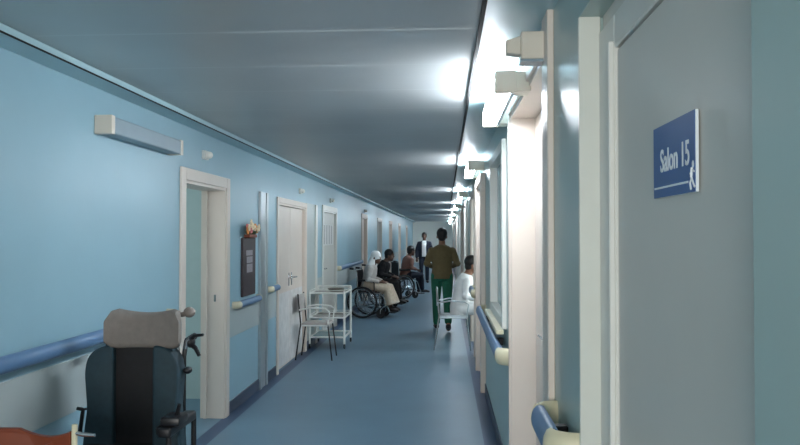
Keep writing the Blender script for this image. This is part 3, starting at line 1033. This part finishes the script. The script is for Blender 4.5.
def person(label, loc, rz, J, top, bottom, hairm='hair', skin='skin', coat=None, scarf=None, robe=None, bald=False, vox=0.0075):
    """J: joints in the figure's own frame (faces +y). L/R pairs are lists [left(-x), right(+x)]"""
    t = thing('person', label, 'person', loc, rz)
    pel, che, nk, hd = [Vector(J[k]) for k in ('pelvis', 'chest', 'neck', 'head')]
    fwd = Vector(J.get('face', (0, 1, 0))).normalized()
    side = fwd.cross(Vector((0, 0, 1))).normalized()
    up = side.cross(fwd)
    HM = Matrix((side, fwd, up)).transposed().to_4x4()

    def H(x, y, z):
        return hd + side * x + fwd * y + up * z
    b = MB()
    # head: cranium, jaw, brow, nose, ears
    b.ell(H(0, -0.012, 0.03), (0.075, 0.094, 0.088), 20, 14, HM)
    b.ell(H(0, 0.022, -0.045), (0.058, 0.066, 0.068), 18, 12, HM)
    b.ell(H(0, 0.055, -0.092), (0.028, 0.026, 0.022), 12, 8, HM)
    b.ell(H(0, 0.072, 0.022), (0.05, 0.016, 0.012), 12, 8, HM)
    b.tube([H(0, 0.078, 0.012), H(0, 0.098, -0.028)], [0.009, 0.016], 8)
    b.ell(H(0, 0.082, -0.062), (0.024, 0.010, 0.011), 12, 8, HM)
    for s in (-1, 1):
        b.ell(H(s * 0.078, -0.01, -0.012), (0.012, 0.02, 0.032), 10, 8, HM)
    limb(b, [nk + Vector((0, 0, -0.04)), mixv(nk, hd, 0.35), hd + fwd * -0.02 - up * 0.04], [0.06, 0.053, 0.05])
    # trunk
    waist = mixv(pel, che, 0.42)
    b.tube([pel + Vector((0, 0, -0.08)), pel, waist, mixv(waist, che, 0.6), che, mixv(che, nk, 0.42), mixv(che, nk, 0.75), nk],
           [(0.12, 0.10), (0.16, 0.11), (0.14, 0.10), (0.155, 0.11), (0.165, 0.11), (0.168, 0.095), (0.112, 0.075), (0.055, 0.055)], 18)
    for i in (0, 1):
        s = (-1, 1)[i]
        sh, el, wr = [Vector(J[k][i]) for k in ('shoulder', 'elbow', 'wrist')]
        hp, kn, an = [Vector(J[k][i]) for k in ('hip', 'knee', 'ankle')]
        limb(b, [mixv(sh, che, 0.25), sh, mixv(sh, el, 0.5), el, mixv(el, wr, 0.4), wr], [0.06, 0.056, 0.046, 0.038, 0.037, 0.026])
        limb(b, [hp, mixv(hp, kn, 0.5), kn, mixv(kn, an, 0.35), an], [0.088, 0.076, 0.056, 0.056, 0.036])
        # hand: palm, four unequal curled fingers, thumb from the side of the palm
        d = (wr - el).normalized()
        n1 = Vector(J.get('palm', (0, 0, -1)))
        lat = d.cross(n1)
        if lat.length < 0.1:
            lat = d.cross(Vector((0, 1, 0)))
        lat.normalize()
        nn = lat.cross(d).normalized()
        pc = wr + d * 0.055
        b.tube([wr, wr + d * 0.03, wr + d * 0.09], [(0.024, 0.018), (0.036, 0.016), (0.038, 0.014)], 10)
        for q, ln in zip((-1.5, -0.5, 0.5, 1.5), (0.062, 0.078, 0.072, 0.055)):
            p0 = wr + d * 0.08 + lat * q * 0.02
            p1 = p0 + d * ln * 0.5 + lat * q * 0.002
            p2 = p1 + (d * 0.8 - nn * 0.6).normalized() * ln * 0.35
            p3 = p2 + (d * 0.4 - nn * 0.9).normalized() * ln * 0.3
            limb(b, [p0, p1, p2, p3], [0.0098, 0.009, 0.0085, 0.0075], 8)
        th = -s if d.z < -0.5 else s
        p0 = wr + d * 0.03 + lat * th * 0.03
        limb(b, [p0, p0 + (d * 0.6 + lat * th * 0.8).normalized() * 0.035, p0 + (d * 0.85 + lat * th * 0.6).normalized() * 0.062], [0.013, 0.0105, 0.009], 8)
        toe = Vector(J['toe'][i])
        b.tube([an + Vector((0, -0.02, -0.03)), mixv(an, toe, 0.5), toe], [(0.036, 0.034), (0.042, 0.028), (0.034, 0.018)], 10)
    ex = [('eye', H(-0.03, 0.082, 0.004), (0.012, 0.02, 0.007)), ('eye', H(0.03, 0.082, 0.004), (0.012, 0.02, 0.007)), ('lip', H(0, 0.092, -0.062), (0.022, 0.02, 0.006))]
    bake(b, 'body', skin, t, vox, ex)

    # clothes
    def garment_top(name, m, parent, grow, hem, sleeve_to, open_front=False, thick=1.0):
        b = MB()
        lo = pel + Vector((0, 0, hem))
        b.tube([lo, pel, waist, mixv(waist, che, 0.6), che, mixv(che, nk, 0.42), mixv(che, nk, 0.77), mixv(che, nk, 0.95)],
               [(0.165 + grow, 0.118 + grow), (0.168 + grow, 0.122 + grow), (0.152 + grow, 0.115 + grow), (0.168 + grow, 0.122 + grow), (0.176 + grow, 0.12 + grow), (0.18 + grow, 0.105 + grow), (0.122 + grow, 0.084 + grow), (0.062 + grow, 0.06 + grow)], 18)
        for i in (0, 1):
            sh, el, wr = [Vector(J[k][i]) for k in ('shoulder', 'elbow', 'wrist')]
            if sleeve_to > 1:
                limb(b, [mixv(sh, che, 0.25), sh, mixv(sh, el, 0.5), el, mixv(el, wr, sleeve_to - 1)], [0.05 + grow, 0.058 + grow, 0.054 + grow, 0.047 + grow, 0.036 + grow])
            else:
                limb(b, [mixv(sh, che, 0.25), sh, mixv(sh, el, sleeve_to)], [0.05 + grow, 0.058 + grow, 0.054 + grow])
        g = bake(b, name, m, parent, vox * 1.3)
        if open_front:       # jacket worn open: no cloth over the middle of the chest
            bm = bmesh.new()
            bm.from_mesh(g.data)
            cut = [f for f in bm.faces if f.calc_center_median().y > 0.03 and abs(f.calc_center_median().x) < 0.075]
            bmesh.ops.delete(bm, geom=cut, context='FACES')
            bm.to_mesh(g.data)
            bm.free()
        return g
    garment_top(top[0], top[1], t, 0.006, top[2], top[3])
    if coat:
        garment_top(coat[0], coat[1], t, 0.02, coat[2], coat[3], open_front=True)
    if bottom:
        b = MB()
        b.tube([pel + Vector((0, 0, -0.1)), pel, mixv(pel, che, 0.2)], [(0.14, 0.115), (0.166, 0.12), (0.152, 0.112)], 18)
        for i in (0, 1):
            hp, kn, an = [Vector(J[k][i]) for k in ('hip', 'knee', 'ankle')]
            limb(b, [hp, mixv(hp, kn, 0.5), kn, mixv(kn, an, 0.4), mixv(kn, an, 0.9)], [0.096, 0.086, 0.068, 0.066, 0.058])
        bake(b, bottom[0], bottom[1], t, vox * 1.3)
    if robe:
        b = MB()
        k0 = mixv(J['knee'][0], J['knee'][1], 0.5)
        a0 = mixv(J['ankle'][0], J['ankle'][1], 0.5)
        b.tube([pel + Vector((0, -0.03, 0.06)), mixv(pel, k0, 0.5) + Vector((0, 0, 0.03)), k0 + Vector((0, 0.02, 0.0)), mixv(k0, a0, 0.45) + Vector((0, 0.05, 0)), a0 + Vector((0, 0.06, 0.06))],
               [(0.19, 0.14), (0.2, 0.11), (0.2, 0.12), (0.22, 0.12), (0.25, 0.14)], 18)
        bake(b, robe[0], robe[1], t, vox * 1.4)
    for i in (0, 1):
        an, toe = Vector(J['ankle'][i]), Vector(J['toe'][i])
        b = MB()
        dirt = (toe - an); dirt.z = 0; dirt.normalize()
        b.tube([an - dirt * 0.05 + Vector((0, 0, -0.035)), an + Vector((0, 0, -0.03)), mixv(an, toe, 0.6) + Vector((0, 0, -0.0)), toe + dirt * 0.02], [(0.035, 0.035), (0.044, 0.042), (0.047, 0.034), (0.032, 0.022)], 12)
        bake(b, 'shoe', 'shoe', t, 0.008)
    if scarf:
        b = MB()
        b.ell(H(0, -0.02, 0.03), (0.092, 0.108, 0.102), 18, 12, HM)
        b.tube([H(0, -0.05, 0.0), H(0, -0.06, -0.08), nk + Vector((0, -0.04, -0.08))], [(0.09, 0.075), (0.1, 0.075), (0.14, 0.09)], 14)
        bake(b, 'headscarf', scarf, t, vox)
    elif not bald:
        b = MB()
        b.ell(H(0, -0.026, 0.046), (0.09, 0.102, 0.096), 18, 12, HM)
        b.ell(H(0, -0.055, -0.015), (0.072, 0.06, 0.07), 16, 10, HM)
        bake(b, 'hair', hairm, t, vox)
    return t


def standing(h=1.68, arms='bent', stride=0.0):
    k = h / 1.70
    J = dict(pelvis=(0, 0, 0.95), chest=(0, 0.0, 1.27), neck=(0, 0.0, 1.44), head=(0, 0.03, 1.575),
             shoulder=[(-0.172, 0, 1.328), (0.172, 0, 1.328)],
             hip=[(-0.09, 0, 0.92), (0.09, 0, 0.92)], knee=[(-0.10, 0.05, 0.50), (0.10, 0.05, 0.5)], ankle=[(-0.10, 0.0, 0.08), (0.10, 0.0, 0.08)],
             toe=[(-0.12, 0.17, 0.025), (0.12, 0.17, 0.025)])
    if arms == 'bent':
        J['elbow'] = [(-0.255, -0.02, 1.12), (0.255, -0.02, 1.12)]
        J['wrist'] = [(-0.15, 0.2, 1.06), (0.15, 0.2, 1.06)]
        J['palm'] = (0, 0, 1)
    else:
        J['elbow'] = [(-0.25, -0.03, 1.10), (0.25, -0.03, 1.10)]
        J['wrist'] = [(-0.25, 0.06, 0.86), (0.25, 0.06, 0.86)]
        J['palm'] = (0, 1, 0)
    if stride:
        s = stride
        J['knee'] = [(-0.09, 0.13 * s, 0.51), (0.09, -0.02, 0.5)]
        J['ankle'] = [(-0.08, 0.24 * s, 0.085), (0.09, -0.26 * s, 0.15)]
        J['toe'] = [(-0.09, 0.40 * s, 0.03), (0.10, -0.12 * s, 0.03)]

    def sc(v):
        return [sc(q) for q in v] if isinstance(v, list) else tuple(q * k for q in v)
    return {a: (sc(v) if a != 'palm' else v) for a, v in J.items()}


def seated(seat=0.47, lean=0.0, knees=0.42, feet=0.42, fz=0.0, arms='lap', face=(0, 1, -0.1), w=1.0):
    z = seat + 0.09
    l = lean
    J = dict(pelvis=(0, 0, z), chest=(0, 0.02 + l * 0.6, z + 0.33 - l * 0.1), neck=(0, 0.03 + l, z + 0.49 - l * 0.3), head=(0, 0.06 + l * 1.5, z + 0.62 - l * 0.5), face=face,
             shoulder=[(-0.165 * w, 0.02 + l, z + 0.385 - l * 0.3), (0.165 * w, 0.02 + l, z + 0.385 - l * 0.3)],
             hip=[(-0.09, 0.02, z - 0.01), (0.09, 0.02, z - 0.01)], knee=[(-0.10, knees, z - 0.02), (0.10, knees, z - 0.02)],
             ankle=[(-0.09, feet, 0.085 + fz), (0.09, feet, 0.085 + fz)], toe=[(-0.10, feet + 0.17, 0.03 + fz), (0.10, feet + 0.17, 0.03 + fz)],
             elbow=[(-0.23 * w, 0.02 + l * 0.7, z + 0.17), (0.23 * w, 0.02 + l * 0.7, z + 0.17)], wrist=[(-0.11, 0.24 + l * 0.5, z + 0.12), (0.11, 0.24 + l * 0.5, z + 0.12)], palm=(0, 0, 1))
    return J


person('person walking away in olive brown top and green trousers, in mid corridor', (-0.05, 11.8, 0), 0.05, standing(1.67, 'bent', 1.0), ('tunic', 'olive', -0.08, 1.9), ('trousers', 'green'))
person('person in white coat seated on the pale metal chair at the right wall', (0.19, 10.0, 0), -PI / 2, seated(0.48, 0.09, knees=0.42, feet=0.46), ('white_coat', 'white_cloth', -0.10, 1.6), ('trousers', 'white_cloth'))
person('far person standing in dark jacket over white shirt, beyond the walking person', (-0.69, 24.0, 0), PI, standing(1.66, 'down'), ('shirt', 'white_cloth', -0.06, 0.4), ('trousers', 'navy_cloth'), skin='skin_dark', coat=('jacket', 'navy_cloth', -0.14, 1.9))
person('person in white headscarf and pale clothes seated in the nearest wheelchair by the left wall', (-1.49, 13.75, 0), -PI / 2 - 0.15, seated(0.47, 0.08, knees=0.40, feet=0.44, fz=0.115, face=(0.1, 1, -0.2)), ('blouse', 'grey_cloth', -0.05, 1.8), None, skin='skin_dark', scarf='white_cloth', robe=('skirt', 'beige_cloth'))
person('person in black clothes seated in the second wheelchair by the left wall', (-1.42, 15.5, 0), -PI / 2 - 0.2, seated(0.48, 0.12, knees=0.40, feet=0.44, fz=0.115), ('jacket', 'black_cloth', -0.06, 1.9), ('trousers', 'black_cloth'), skin='skin_dark')
person('person with black hair and dusty pink top seated in the farthest wheelchair', (-1.0, 18.0, 0), -PI / 2 + 0.5, seated(0.50, 0.08, knees=0.40, feet=0.44, fz=0.115), ('blouse', 'pink_cloth', -0.06, 1.7), ('trousers', 'navy_cloth'), skin='skin_dark')
